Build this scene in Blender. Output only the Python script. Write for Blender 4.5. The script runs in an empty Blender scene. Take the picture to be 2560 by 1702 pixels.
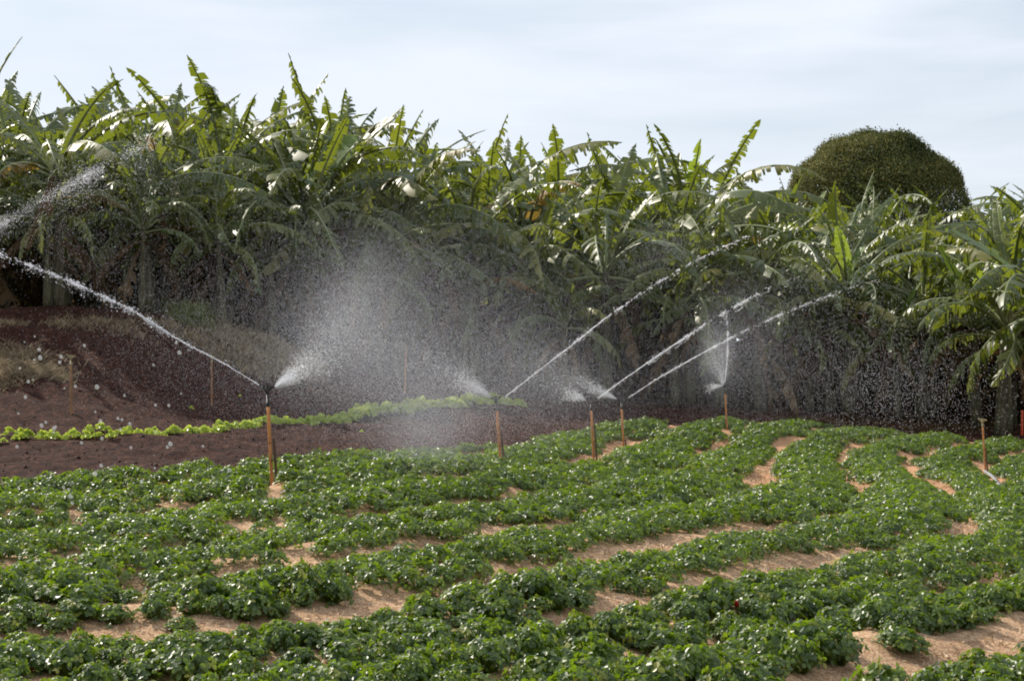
import bpy, math, random
import numpy as np
from mathutils import Vector, Matrix, noise as mnoise

# ------------------------------------------------------------------ camera, light, exposure
S = 0.7                      # layout units -> metres
F = 4200.0                   # focal length in pixels of a 2560 px wide frame
CX, CY = 1280.0, 851.0
CAMZ = 1.75
scene = bpy.context.scene
cam_data = bpy.data.cameras.new('camera')
cam_data.sensor_width = 36.0
cam_data.lens = F / 2560.0 * 36.0
cam_data.clip_start = 0.1
cam_data.clip_end = 8000.0
cam = bpy.data.objects.new('camera', cam_data)
scene.collection.objects.link(cam)
cam.location = (0, 0, CAMZ)
cam.rotation_euler = (math.radians(90), 0, 0)
scene.camera = cam

SUN_ELEV = math.radians(38)
SUN_DIR = Vector((-0.76, 0.65, 0)).normalized()         # horizontal direction towards the sun
sun_vec = Vector((SUN_DIR.x * math.cos(SUN_ELEV), SUN_DIR.y * math.cos(SUN_ELEV), math.sin(SUN_ELEV)))
sun_data = bpy.data.lights.new('sun', 'SUN')
sun_data.energy = 5.0
sun_data.angle = math.radians(0.6)
sun_data.color = (1.0, 0.92, 0.80)
sun = bpy.data.objects.new('sun', sun_data)
scene.collection.objects.link(sun)
sun.location = sun_vec * 50
sun.rotation_euler = sun_vec.to_track_quat('Z', 'Y').to_euler()

world = bpy.data.worlds.new('World')
scene.world = world
world.use_nodes = True
nt = world.node_tree
for n in list(nt.nodes): nt.nodes.remove(n)
wo = nt.nodes.new('ShaderNodeOutputWorld')
bg = nt.nodes.new('ShaderNodeBackground')
sky = nt.nodes.new('ShaderNodeTexSky')
sky.sky_type = 'NISHITA'
sky.sun_disc = False
sky.sun_elevation = SUN_ELEV
sky.sun_rotation = math.atan2(SUN_DIR.x, SUN_DIR.y)
sky.air_density = 1.0
sky.dust_density = 1.0
tc = nt.nodes.new('ShaderNodeTexCoord')
mp = nt.nodes.new('ShaderNodeMapping')
mp.inputs['Scale'].default_value = (2.2, 2.2, 13.0)
mp.inputs['Rotation'].default_value = (0.0, math.radians(-5), 0.0)
nz = nt.nodes.new('ShaderNodeTexNoise')
nz.inputs['Scale'].default_value = 1.5
nz.inputs['Detail'].default_value = 4.5
nz.inputs['Roughness'].default_value = 0.52
nz.inputs['Distortion'].default_value = 0.15
rp = nt.nodes.new('ShaderNodeMapRange')
rp.inputs['From Min'].default_value = 0.33
rp.inputs['From Max'].default_value = 0.62
rp.inputs['To Min'].default_value = 0.52
rp.inputs['To Max'].default_value = 1.0
mix = nt.nodes.new('ShaderNodeMix'); mix.data_type = 'RGBA'
mix.inputs[7].default_value = (8.0, 8.55, 9.4, 1)          # thin high cirrus
L = nt.links.new
L(tc.outputs['Generated'], mp.inputs['Vector']); L(mp.outputs[0], nz.inputs['Vector'])
L(nz.outputs['Fac'], rp.inputs['Value']); L(rp.outputs[0], mix.inputs[0])
L(sky.outputs[0], mix.inputs[6]); L(mix.outputs[2], bg.inputs['Color'])
bg.inputs['Strength'].default_value = 0.099
L(bg.outputs[0], wo.inputs['Surface'])
scene.view_settings.view_transform = 'Standard'
scene.view_settings.look = 'None'
scene.view_settings.exposure = 0.14
scene.view_settings.gamma = 1.0
scene.cycles.pixel_filter_type = 'BLACKMAN_HARRIS'
scene.cycles.filter_width = 1.9
scene.cycles.max_bounces = 6
scene.cycles.diffuse_bounces = 2
scene.cycles.transmission_bounces = 3
scene.cycles.glossy_bounces = 2
scene.cycles.transparent_max_bounces = 6
scene.cycles.sample_clamp_indirect = 4.0

rng = np.random.default_rng(7)
random.seed(7)
COL = scene.collection

# ------------------------------------------------------------------ helpers
def link(o):
    COL.objects.link(o); return o
def tag(o, label=None, cat=None, group=None, kind=None):
    if label: o['label'] = label
    if cat: o['category'] = cat
    if group: o['group'] = group
    if kind: o['kind'] = kind
    return o
def empty(name, loc, rz=0.0):
    o = bpy.data.objects.new(name, None)
    o.empty_display_size = 0.2
    o.location = loc; o.rotation_euler = (0, 0, rz)
    return link(o)
def mesh_np(name, verts, faces, mats=(), midx=None, smooth=False):
    """verts (n,3); faces: array (m,k) or list of such arrays"""
    me = bpy.data.meshes.new(name)
    if not isinstance(faces, (list, tuple)): faces = [faces]
    faces = [np.asarray(f, dtype=np.int32) for f in faces if len(f)]
    nv = len(verts)
    me.vertices.add(nv)
    me.vertices.foreach_set('co', np.asarray(verts, dtype=np.float32).ravel())
    loops = np.concatenate([f.ravel() for f in faces])
    tot = np.concatenate([np.full(len(f), f.shape[1], dtype=np.int32) for f in faces])
    start = np.concatenate([[0], np.cumsum(tot)[:-1]]).astype(np.int32)
    me.loops.add(len(loops)); me.loops.foreach_set('vertex_index', loops)
    me.polygons.add(len(tot)); me.polygons.foreach_set('loop_start', start)
    me.polygons.foreach_set('loop_total', tot)
    for m in mats: me.materials.append(m)
    if midx is not None: me.polygons.foreach_set('material_index', np.asarray(midx, dtype=np.int32))
    me.polygons.foreach_set('use_smooth', np.full(len(tot), bool(smooth)))
    me.update(calc_edges=True)
    return me
def obj(name, me, parent=None, loc=None, rot=None, scale=None):
    o = bpy.data.objects.new(name, me)
    if parent: o.parent = parent
    if loc is not None: o.location = loc
    if rot is not None: o.rotation_euler = rot
    if scale is not None: o.scale = scale
    return link(o)
class MB:
    """collects tubes, boxes and balls into one mesh"""
    def __init__(s): s.v = []; s.f = []
    def ring_tube(s, pts, radii, n=8, cap=True):
        pts = [Vector(p) for p in pts]; base = len(s.v)
        for i, p in enumerate(pts):
            a = pts[min(i + 1, len(pts) - 1)] - pts[max(i - 1, 0)]
            a.normalize()
            u = a.orthogonal().normalized(); w = a.cross(u)
            if i and u.dot(pu) < 0: u = -u; w = -w
            pu = u
            for k in range(n):
                t = 2 * math.pi * k / n
                s.v.append(p + (u * math.cos(t) + w * math.sin(t)) * radii[i])
        for i in range(len(pts) - 1):
            for k in range(n):
                a = base + i * n + k; b = base + i * n + (k + 1) % n
                s.f.append((a, b, b + n, a + n))
        if cap:
            s.f.append(tuple(base + k for k in range(n))[::-1])
            e = base + (len(pts) - 1) * n
            s.f.append(tuple(e + k for k in range(n)))
        return s
    def box(s, c, d, rot=None):
        c = Vector(c); base = len(s.v)
        for x in (-1, 1):
            for y in (-1, 1):
                for z in (-1, 1):
                    p = Vector((x * d[0] / 2, y * d[1] / 2, z * d[2] / 2))
                    if rot: p = rot @ p
                    s.v.append(c + p)
        for f in ((0, 1, 3, 2), (4, 6, 7, 5), (0, 4, 5, 1), (2, 3, 7, 6), (0, 2, 6, 4), (1, 5, 7, 3)):
            s.f.append(tuple(base + i for i in f))
        return s
    def build(s, name, mat, parent=None, smooth=False, loc=None):
        me = bpy.data.meshes.new(name)
        me.from_pydata([tuple(v) for v in s.v], [], s.f)
        me.materials.append(mat)
        if smooth: me.polygons.foreach_set('use_smooth', [True] * len(me.polygons))
        me.update()
        return obj(name, me, parent, loc)

# ------------------------------------------------------------------ materials
def new_mat(name):
    m = bpy.data.materials.new(name); m.use_nodes = True
    t = m.node_tree; b = t.nodes['Principled BSDF']
    return m, t, b
def ramp(t, fac, stops):
    r = t.nodes.new('ShaderNodeValToRGB')
    e = r.color_ramp.elements
    e[0].position, e[0].color = stops[0][0], (*stops[0][1], 1)
    e[1].position, e[1].color = stops[-1][0], (*stops[-1][1], 1)
    for p, c in stops[1:-1]:
        x = e.new(p); x.color = (*c, 1)
    t.links.new(fac, r.inputs[0])
    return r.outputs[0]
def tnoise(t, scale, detail=4, rough=0.55, vec=None, dist=0.0):
    n = t.nodes.new('ShaderNodeTexNoise')
    n.inputs['Scale'].default_value = scale; n.inputs['Detail'].default_value = detail
    n.inputs['Roughness'].default_value = rough; n.inputs['Distortion'].default_value = dist
    if vec is not None: t.links.new(vec, n.inputs['Vector'])
    return n
def mixc(t, fac, a, b, mode='MIX'):
    m = t.nodes.new('ShaderNodeMix'); m.data_type = 'RGBA'; m.blend_type = mode
    for s, v in ((0, fac), (6, a), (7, b)):
        if hasattr(v, 'is_linked') or hasattr(v, 'links'): t.links.new(v, m.inputs[s])
        else: m.inputs[s].default_value = v if s == 0 else (*v, 1)
    return m.outputs[2]
def leaf_mat(name, stops, trans, tw=0.4, rough=0.4, spec=0.5, nscale=3.0, use_random=True, attr=None):
    """leaf surface: varied colour, gloss, and light coming through the blade"""
    m, t, b = new_mat(name)
    geo = t.nodes.new('ShaderNodeNewGeometry')
    tcn = t.nodes.new('ShaderNodeTexCoord')
    n = tnoise(t, nscale, 3, vec=tcn.outputs['Object'])
    fac = n.outputs['Fac']
    if attr:
        a = t.nodes.new('ShaderNodeAttribute'); a.attribute_name = attr
        mm = t.nodes.new('ShaderNodeMath'); mm.operation = 'MULTIPLY_ADD'
        t.links.new(a.outputs['Fac'], mm.inputs[0]); mm.inputs[1].default_value = 0.9
        m2 = t.nodes.new('ShaderNodeMath'); m2.operation = 'MULTIPLY'
        t.links.new(fac, m2.inputs[0]); m2.inputs[1].default_value = 0.15
        t.links.new(m2.outputs[0], mm.inputs[2]); fac = mm.outputs[0]
    elif use_random:
        oi = t.nodes.new('ShaderNodeObjectInfo')
        mm = t.nodes.new('ShaderNodeMath'); mm.operation = 'MULTIPLY_ADD'
        t.links.new(oi.outputs['Random'], mm.inputs[0]); mm.inputs[1].default_value = 0.6
        m2 = t.nodes.new('ShaderNodeMath'); m2.operation = 'MULTIPLY'
        t.links.new(fac, m2.inputs[0]); m2.inputs[1].default_value = 0.45
        t.links.new(m2.outputs[0], mm.inputs[2]); fac = mm.outputs[0]
    c = ramp(t, fac, stops)
    t.links.new(c, b.inputs['Base Color'])
    b.inputs['Roughness'].default_value = rough
    b.inputs['Specular IOR Level'].default_value = spec
    tr = t.nodes.new('ShaderNodeBsdfTranslucent')
    tcol = mixc(t, 0.75, c, trans, 'MIX')
    t.links.new(tcol, tr.inputs['Color'])
    ms = t.nodes.new('ShaderNodeMixShader'); ms.inputs[0].default_value = tw
    t.links.new(b.outputs[0], ms.inputs[1]); t.links.new(tr.outputs[0], ms.inputs[2])
    t.links.new(ms.outputs[0], t.nodes['Material Output'].inputs['Surface'])
    return m
def plain(name, c1, c2, rough=0.7, scale=8.0, bump=0.0, spec=0.3, vec='Object', stretch=None):
    m, t, b = new_mat(name)
    tcn = t.nodes.new('ShaderNodeTexCoord'); v = tcn.outputs[vec]
    if stretch:
        mpn = t.nodes.new('ShaderNodeMapping'); mpn.inputs['Scale'].default_value = stretch
        t.links.new(v, mpn.inputs['Vector']); v = mpn.outputs[0]
    n = tnoise(t, scale, 5, 0.6, v)
    t.links.new(ramp(t, n.outputs['Fac'], [(0.3, c1), (0.7, c2)]), b.inputs['Base Color'])
    b.inputs['Roughness'].default_value = rough
    b.inputs['Specular IOR Level'].default_value = spec
    if bump:
        bp = t.nodes.new('ShaderNodeBump'); bp.inputs['Strength'].default_value = bump
        bp.inputs['Distance'].default_value = 0.02
        t.links.new(n.outputs['Fac'], bp.inputs['Height']); t.links.new(bp.outputs[0], b.inputs['Normal'])
    return m

M_banana = leaf_mat('banana_leaf', [(0.12, (0.038, 0.066, 0.010)), (0.42, (0.068, 0.100, 0.012)), (0.70, (0.118, 0.138, 0.018)), (0.84, (0.21, 0.19, 0.03)), (0.97, (0.26, 0.13, 0.035))],
                    (0.30, 0.36, 0.025), tw=0.38, rough=0.40, spec=0.8)
M_young = leaf_mat('young_banana_leaf', [(0.2, (0.07, 0.15, 0.02)), (0.8, (0.12, 0.20, 0.03))], (0.40, 0.50, 0.04), tw=0.42, rough=0.4)
M_yellow = leaf_mat('yellowed_banana_leaf', [(0.2, (0.12, 0.09, 0.02)), (0.6, (0.22, 0.15, 0.03)), (0.95, (0.32, 0.15, 0.04))], (0.45, 0.30, 0.04), tw=0.35, rough=0.55, spec=0.4)
M_dry = leaf_mat('dry_banana_leaf', [(0.2, (0.05, 0.032, 0.018)), (0.6, (0.11, 0.07, 0.035)), (0.95, (0.26, 0.18, 0.09))], (0.30, 0.16, 0.05), tw=0.25, rough=0.75, spec=0.15)
M_rib = plain('leaf_midrib', (0.13, 0.17, 0.06), (0.20, 0.22, 0.10), 0.4)
M_stem = plain('banana_stem', (0.035, 0.03, 0.018), (0.13, 0.12, 0.06), 0.6, 5.0, 0.4, stretch=(3, 3, 0.6))
M_straw = leaf_mat('strawberry_leaf', [(0.1, (0.020, 0.050, 0.006)), (0.45, (0.044, 0.092, 0.008)), (0.8, (0.115, 0.170, 0.014)), (1.0, (0.30, 0.28, 0.03))],
                   (0.30, 0.46, 0.015), tw=0.38, rough=0.42, spec=0.75, attr='tint')
M_seed = leaf_mat('seedling_leaf', [(0.1, (0.24, 0.36, 0.035)), (0.9, (0.50, 0.58, 0.09))], (0.70, 0.80, 0.10), tw=0.45, rough=0.35, attr='tint')
M_berry = plain('ripe_berry', (0.32, 0.012, 0.01), (0.45, 0.03, 0.015), 0.3, 60)
M_post = plain('post_wood', (0.24, 0.09, 0.028), (0.62, 0.28, 0.09), 0.6, 9.0, 0.3, stretch=(4, 4, 0.5))
M_shadepost = plain('shaded_post_wood', (0.20, 0.10, 0.045), (0.34, 0.19, 0.09), 0.7, 9.0, 0.3, stretch=(4, 4, 0.5))  # duller copy of the post wood, shade and haze painted into the colour
M_dark = plain('weathered_stake', (0.05, 0.032, 0.02), (0.13, 0.08, 0.045), 0.8, 9.0, 0.4, stretch=(4, 4, 0.5))
M_black = plain('black_plastic', (0.012, 0.012, 0.013), (0.03, 0.03, 0.03), 0.4, 20)
M_brass = plain('worn_brass', (0.20, 0.16, 0.07), (0.34, 0.28, 0.14), 0.45, 20)
M_pipe = plain('grey_pipe', (0.26, 0.26, 0.27), (0.42, 0.42, 0.43), 0.4, 10)
M_red = plain('red_paint', (0.55, 0.07, 0.03), (0.70, 0.13, 0.06), 0.5, 8)
M_drygrass = leaf_mat('dry_grass', [(0.1, (0.10, 0.075, 0.045)), (0.5, (0.28, 0.215, 0.13)), (0.9, (0.56, 0.45, 0.28))], (0.34, 0.28, 0.2), tw=0.3, rough=0.8, spec=0.1, attr='tint')
M_weed = leaf_mat('mound_weed', [(0.1, (0.07, 0.11, 0.03)), (0.6, (0.15, 0.19, 0.05)), (0.95, (0.32, 0.30, 0.10))], (0.3, 0.34, 0.08), tw=0.35, rough=0.6, attr='tint')
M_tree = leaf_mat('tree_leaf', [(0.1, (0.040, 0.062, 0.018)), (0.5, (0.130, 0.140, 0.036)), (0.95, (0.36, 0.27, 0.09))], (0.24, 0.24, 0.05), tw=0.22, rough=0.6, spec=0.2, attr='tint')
M_bark = plain('bark', (0.05, 0.035, 0.025), (0.12, 0.09, 0.06), 0.9, 6, 0.5)
M_mulch = leaf_mat('straw_fleck', [(0.0, (0.26, 0.16, 0.09)), (0.5, (0.46, 0.33, 0.20)), (1.0, (0.70, 0.56, 0.38))], (0.5, 0.35, 0.2), tw=0.1, rough=0.7, spec=0.2, attr='tint')
# water: bright scattering drops
def water_mat(name, tw, col):
    m, t, b = new_mat(name)
    b.inputs['Base Color'].default_value = (*col, 1)
    b.inputs['Roughness'].default_value = 0.25
    b.inputs['Specular IOR Level'].default_value = 0.8
    tr = t.nodes.new('ShaderNodeBsdfTranslucent'); tr.inputs['Color'].default_value = (*col, 1)
    ms = t.nodes.new('ShaderNodeMixShader'); ms.inputs[0].default_value = tw
    t.links.new(b.outputs[0], ms.inputs[1]); t.links.new(tr.outputs[0], ms.inputs[2])
    t.links.new(ms.outputs[0], t.nodes['Material Output'].inputs['Surface'])
    return m
M_water = water_mat('spray_water', 0.65, (0.97, 0.98, 1.0))
M_mist = water_mat('mist_water', 0.62, (0.84, 0.85, 0.88))
M_drop = water_mat('falling_drop', 0.5, (0.55, 0.60, 0.62))
t = M_drop.node_tree; o_ = t.nodes['Material Output']; src = o_.inputs['Surface'].links[0].from_socket
tp_ = t.nodes.new('ShaderNodeBsdfTransparent'); ms_ = t.nodes.new('ShaderNodeMixShader'); ms_.inputs[0].default_value = 0.70
t.links.new(src, ms_.inputs[1]); t.links.new(tp_.outputs[0], ms_.inputs[2]); t.links.new(ms_.outputs[0], o_.inputs['Surface'])

# ------------------------------------------------------------------ terrain
def rel(px, py, d):
    return ((px - CX) * d / F * S, d * S, CAMZ - (py - CY) * d / F * S)
def relz(px, d, z):               # z in layout units relative to the camera
    return ((px - CX) * d / F * S, d * S, CAMZ + z * S)
ctl = [rel(*c) for c in [
    (-400, 1702, 12.5), (600, 1702, 12.4), (1280, 1702, 12.5), (2100, 1702, 12.8), (2900, 1702, 13.2),
    (0, 1500, 16.0), (800, 1500, 16.0), (1280, 1500, 16.2), (1900, 1500, 16.8), (2560, 1500, 17.6),
    (-300, 1300, 22.0), (300, 1300, 22.4), (900, 1270, 23.8), (1280, 1290, 25.0), (2000, 1300, 24.6), (2560, 1350, 23.5), (2700, 1300, 28),
    (0, 1236, 25.5), (300, 1205, 26.6), (681, 1213, 26.0), (800, 1172, 29.5), (1250, 1165, 36.0), (1483, 1153, 39.0), (1558, 1128, 46.0),
    (1370, 1096, 46.0), (1600, 1055, 54.0), (1818, 1075, 52.0), (1900, 1055, 58.0), (2200, 1085, 58.0), (2462, 1180, 46.0), (2560, 1112, 56.0), (2900, 1130, 56),
    (1700, 1200, 35.0), (2000, 1180, 40.0), (2200, 1230, 35.0), (2560, 1260, 36.0),
    (0, 1200, 29.5), (400, 1160, 33.0), (0, 1115, 38.0), (680, 1075, 44.0), (1000, 1100, 41.0), (1320, 1022, 58.0), (-600, 1130, 36),
    (178, 1030, 43.5), (529, 1013, 49.5), (1014, 980, 54.0), (1500, 1002, 64.0), (1500, 1045, 58.0),
    (-500, 960, 44.5), (0, 975, 45.5), (250, 965, 47.0), (500, 945, 51.0), (650, 925, 54.0), (800, 925, 58.0), (1100, 950, 60.0),
    (-600, 815, 50), (0, 812, 50.5), (250, 803, 52.0), (430, 820, 54.0), (580, 820, 57.0), (700, 860, 59.0), (780, 905, 61.0),
    (1900, 1045, 61.0), (2200, 1056, 63.0), (2200, 1035, 68.0), (2560, 1085, 61.0), (2560, 1050, 67.0), (2900, 1060, 66)]]
ctl += [relz(*c) for c in [
    (-200, 58, 0.35), (200, 60, 0.3), (600, 64, 0.1), (900, 68, -1.3), (1300, 72, -1.9), (1700, 74, -2.2), (2200, 76, -2.5), (2700, 76, -2.6),
    (-300, 95, 0.4), (600, 100, -0.2), (1500, 100, -1.6), (2700, 105, -2.2), (-400, 6, -2.5), (1280, 4, -2.5), (3000, 6, -2.5), (1280, 9, -2.5)]]
ctl = np.array(ctl)
def tps_fit(P, v, lam=0.0):
    n = len(P)
    d = np.linalg.norm(P[:, None] - P[None], axis=2)
    K = np.where(d > 0, d * d * np.log(d + 1e-12), 0) + lam * np.eye(n)
    Q = np.hstack([np.ones((n, 1)), P])
    A = np.zeros((n + 3, n + 3)); A[:n, :n] = K; A[:n, n:] = Q; A[n:, :n] = Q.T
    return np.linalg.solve(A, np.concatenate([v, np.zeros(3)]))
def tps_eval(P, w, X, chunk=40000):
    out = np.empty(len(X))
    for i in range(0, len(X), chunk):
        x = X[i:i + chunk]
        d2 = ((x[:, None] - P[None]) ** 2).sum(2)
        out[i:i + chunk] = (0.5 * d2 * np.log(d2 + 1e-12)) @ w[:len(P)] + w[len(P)] + x @ w[len(P) + 1:]
    return out
SC = 10.0
tP = ctl[:, :2] / SC
tW = tps_fit(tP, ctl[:, 2], 0.002)
def base_z(x, y):
    X = np.stack([np.clip(np.asarray(x, float), -30, 30), np.clip(np.asarray(y, float), 3.0, 72)], 1)
    z = tps_eval(tP, tW, X / SC)
    far = np.clip((np.hypot(x, y) - 75) / 80, 0, 1)
    return z * (1 - far) + 0.2 * far
def ray_hit(px, py):
    """where the sight line of a pixel meets the bare terrain"""
    d = np.linspace(4, 75, 1400)
    x = (px - CX) / F * d; z = CAMZ - (py - CY) / F * d
    g = base_z(x, d)
    k = np.nonzero(z < g)[0]
    i = k[0] if len(k) else len(d) - 1
    return np.array([x[i], d[i]])

# furrow lines of the field, traced and laid on the ground: value = furrow number
furrows = {
    -1: [(800, 1190), (591, 1214), (461, 1230), (163, 1252), (0, 1268), (-200, 1285)],
    0: [(1640, 1085), (1600, 1098), (1540, 1122), (1480, 1152), (1380, 1176), (1000, 1215), (803, 1247), (597, 1276), (445, 1295), (293, 1311), (108, 1340), (0, 1350), (-250, 1370)],
    1: [(1860, 1080), (1800, 1115), (1760, 1132), (1700, 1172), (1655, 1195), (1450, 1232), (1215, 1265), (930, 1305), (780, 1325), (559, 1366), (434, 1385), (271, 1412), (150, 1425), (40, 1430), (-200, 1450)],
    2: [(2030, 1085), (1965, 1120), (1925, 1160), (1900, 1210), (1840, 1242), (1735, 1269), (1633, 1286), (1405, 1323), (1248, 1350), (1058, 1388), (895, 1412), (678, 1452), (477, 1469), (336, 1480), (0, 1510), (-200, 1520)],
    3: [(2190, 1105), (2100, 1140), (2098, 1165), (2125, 1200), (2155, 1240), (2120, 1272), (2001, 1312), (1822, 1355), (1752, 1366), (1644, 1388), (1470, 1421), (1220, 1470), (1085, 1501), (1000, 1520), (800, 1575), (640, 1600), (515, 1612), (300, 1602), (98, 1605), (-100, 1612)],
    4: [(2400, 1120), (2280, 1150), (2265, 1168), (2310, 1205), (2390, 1265), (2441, 1334), (2365, 1355), (2148, 1410), (2012, 1431), (1844, 1480), (1714, 1507), (1660, 1518), (1459, 1567), (1350, 1610), (1150, 1665)],
    5: [(2455, 1185), (2500, 1215), (2560, 1258), (2650, 1330), (2620, 1410), (2528, 1464), (2447, 1480), (2300, 1510), (2110, 1550), (1910, 1600), (1725, 1648), (1573, 1692)],
    6: [(2550, 1627), (2447, 1659), (2311, 1689), (2760, 1560), (2850, 1380), (2700, 1270)],
}
gP, gV = [], []
for k, pts in furrows.items():
    for p in pts:
        h = ray_hit(*p)
        gP.append(h); gV.append(k)
gP = np.array(gP) / SC; gV = np.array(gV, float)
gW = tps_fit(gP, gV, 0.003)
def gval(x, y):
    X = np.stack([np.clip(x, -16, 16), np.clip(y, 7.5, 45)], 1)
    return tps_eval(gP, gW, X / SC)
edge_px = [(-500, 1275), (-200, 1258), (0, 1243), (300, 1208), (500, 1196), (680, 1180), (800, 1168), (1000, 1150), (1200, 1128), (1370, 1104), (1480, 1084), (1600, 1066), (1800, 1064), (2000, 1068), (2250, 1090), (2400, 1102), (2560, 1116), (2900, 1150)]
edge = [ray_hit(*p) for p in edge_px]
poly = np.array([(-20, edge[0][1] - 1.0)] + [tuple(e) for e in edge] + [(22, edge[-1][1]), (22, 3), (-20, 3)])
def in_poly(x, y):
    c = np.zeros(len(x), bool); n = len(poly); j = n - 1
    for i in range(n):
        xi, yi = poly[i]; xj, yj = poly[j]
        cond = ((yi > y) != (yj > y)) & (x < (xj - xi) * (y - yi) / (yj - yi + 1e-12) + xi)
        c ^= cond; j = i
    return c
def vnoise(x, y, scale, seed=0):
    """smooth value noise in numpy"""
    r = np.random.default_rng(seed); T = r.random((256, 256))
    u = x / scale + 1000.3; v = y / scale + 1000.7
    i = np.floor(u).astype(int); j = np.floor(v).astype(int); fu = u - i; fv = v - j
    fu = fu * fu * (3 - 2 * fu); fv = fv * fv * (3 - 2 * fv)
    a = T[i % 256, j % 256]; b = T[(i + 1) % 256, j % 256]; c = T[i % 256, (j + 1) % 256]; d = T[(i + 1) % 256, (j + 1) % 256]
    return (a * (1 - fu) + b * fu) * (1 - fv) + (c * (1 - fu) + d * fu) * fv - 0.5
def full_z(x, y, want_mask=False):
    x = np.asarray(x, float); y = np.asarray(y, float)
    z = base_z(x, y)
    m = in_poly(x, y).astype(float)
    g = gval(x, y)
    near = (np.hypot(x, y) < 80)
    bed = 0.5 - 0.5 * np.cos(2 * math.pi * g)          # 0 in the furrow, 1 on the bed
    z = z + m * (0.10 * bed - 0.04) + m * 0.07 * vnoise(x, y, 0.45, 3) + m * 0.035 * vnoise(x, y, 0.18, 6)
    z = z + (1 - m) * near * (0.05 * np.sin(2 * math.pi * (y + 0.25 * x + 0.5 * vnoise(x, y, 2.5, 8)) / 1.3) + 0.10 * vnoise(x, y, 1.3, 1) + 0.07 * vnoise(x, y, 0.4, 2) + 0.035 * vnoise(x, y, 0.17, 5))
    z = z + near * 0.012 * vnoise(x, y, 0.09, 4)
    return (z, m, g) if want_mask else z

def axis(segs, grow_to, ratio=1.22):
    a = []
    for lo, hi, st in segs: a += list(np.arange(lo, hi - 1e-6, st))
    st = segs[-1][2]; c = segs[-1][1]
    while c < grow_to:
        a.append(c); st *= ratio; c += st
    a.append(grow_to); return a
ys = np.array([-3000, -800, -200, -60, -20, -5, 0, 2, 3.5] + axis([(4, 8, 0.15), (8, 30, 0.085), (30, 56, 0.16)], 3500))
xp = np.array(axis([(0, 8, 0.085), (8, 14, 0.16), (14, 20, 0.4)], 3500))
xs = np.concatenate([-xp[:0:-1], xp])
XX, YY = np.meshgrid(xs, ys)
zz, mk, gg = full_z(XX.ravel(), YY.ravel(), True)
nx, ny = len(xs), len(ys)
idx = np.arange(nx * ny).reshape(ny, nx)
quads = np.stack([idx[:-1, :-1], idx[:-1, 1:], idx[1:, 1:], idx[1:, :-1]], -1).reshape(-1, 4)

# ground material: straw-covered sandy furrows in the field, dark wet loam elsewhere
M_ground, t, b = new_mat('ground_soil')
tcn = t.nodes.new('ShaderNodeTexCoord'); V = tcn.outputs['Object']
att = t.nodes.new('ShaderNodeAttribute'); att.attribute_name = 'field'
att2 = t.nodes.new('ShaderNodeAttribute'); att2.attribute_name = 'reddish'
n1 = tnoise(t, 26, 8, 0.85, V); n2 = tnoise(t, 1.3, 4, 0.6, V); n3 = tnoise(t, 70, 3, 0.7, V)
tan = ramp(t, n1.outputs['Fac'], [(0.40, (0.15, 0.07, 0.035)), (0.46, (0.38, 0.20, 0.11)), (0.53, (0.62, 0.36, 0.21)), (0.585, (0.95, 0.72, 0.48))])
tan2 = mixc(t, ramp(t, n2.outputs['Fac'], [(0.42, (0, 0, 0)), (0.60, (0.8, 0.8, 0.8))]), tan, (0.32, 0.175, 0.10))
tan2 = mixc(t, ramp(t, n3.outputs['Fac'], [(0.47, (0, 0, 0)), (0.62, (0.8, 0.8, 0.8))]), tan2, (0.84, 0.62, 0.38))
tan3 = mixc(t, att2.outputs['Fac'], tan2, (0.55, 0.28, 0.15))
n4 = tnoise(t, 9, 8, 0.75, V)
dark = ramp(t, n4.outputs['Fac'], [(0.38, (0.014, 0.0045, 0.0030)), (0.50, (0.038, 0.0135, 0.0085)), (0.60, (0.080, 0.032, 0.020)), (0.70, (0.17, 0.085, 0.050))])
t.links.new(mixc(t, att.outputs['Fac'], dark, tan3), b.inputs['Base Color'])
b.inputs['Roughness'].default_value = 0.9
b.inputs['Specular IOR Level'].default_value = 0.15
bp = t.nodes.new('ShaderNodeBump'); bp.inputs['Strength'].default_value = 0.7; bp.inputs['Distance'].default_value = 0.04
t.links.new(n1.outputs['Fac'], bp.inputs['Height']); t.links.new(bp.outputs[0], b.inputs['Normal'])
gme = mesh_np('ground', np.stack([XX.ravel(), YY.ravel(), zz], 1), quads, [M_ground], smooth=True)
fm = mk.copy()
a = gme.attributes.new('field', 'FLOAT', 'POINT'); a.data.foreach_set('value', fm.astype(np.float32))
red = np.clip((YY.ravel() - 15) / 9, 0, 1) * 0.6
a = gme.attributes.new('reddish', 'FLOAT', 'POINT'); a.data.foreach_set('value', red.astype(np.float32))
tag(obj('ground', gme), kind='structure')

# ------------------------------------------------------------------ leaf-cluster tools
def add_tint(me, vals):
    a = me.attributes.new('tint', 'FLOAT', 'POINT'); a.data.foreach_set('value', np.asarray(vals, np.float32))
def leaflets(C, N, U, size, fold=0.25, aspect=0.85):
    """rounded, slightly folded leaflets: centre C, normal N, axis U, size; returns verts (n*7,3), faces"""
    n = len(C)
    N = N / np.linalg.norm(N, axis=1, keepdims=True)
    U = U - (U * N).sum(1, keepdims=True) * N
    U = U / (np.linalg.norm(U, axis=1, keepdims=True) + 1e-9)
    W = np.cross(N, U)
    sz = size[:, None]
    pts = [(-0.5, 0, 0), (-0.2, -0.46, 1), (0.28, -0.40, 1), (0.5, 0, 0.1), (0.28, 0.40, 1), (-0.2, 0.46, 1)]
    out = np.empty((n, 6, 3))
    for i, (a, bb, h) in enumerate(pts):
        out[:, i] = C + sz * (U * a + W * bb * aspect + N * h * fold * 0.45)
    base = (np.arange(n) * 6)[:, None]
    q = np.concatenate([base + np.array([0, 1, 2, 3]), base + np.array([0, 3, 4, 5])], 0)
    return out.reshape(-1, 3), q
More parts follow.
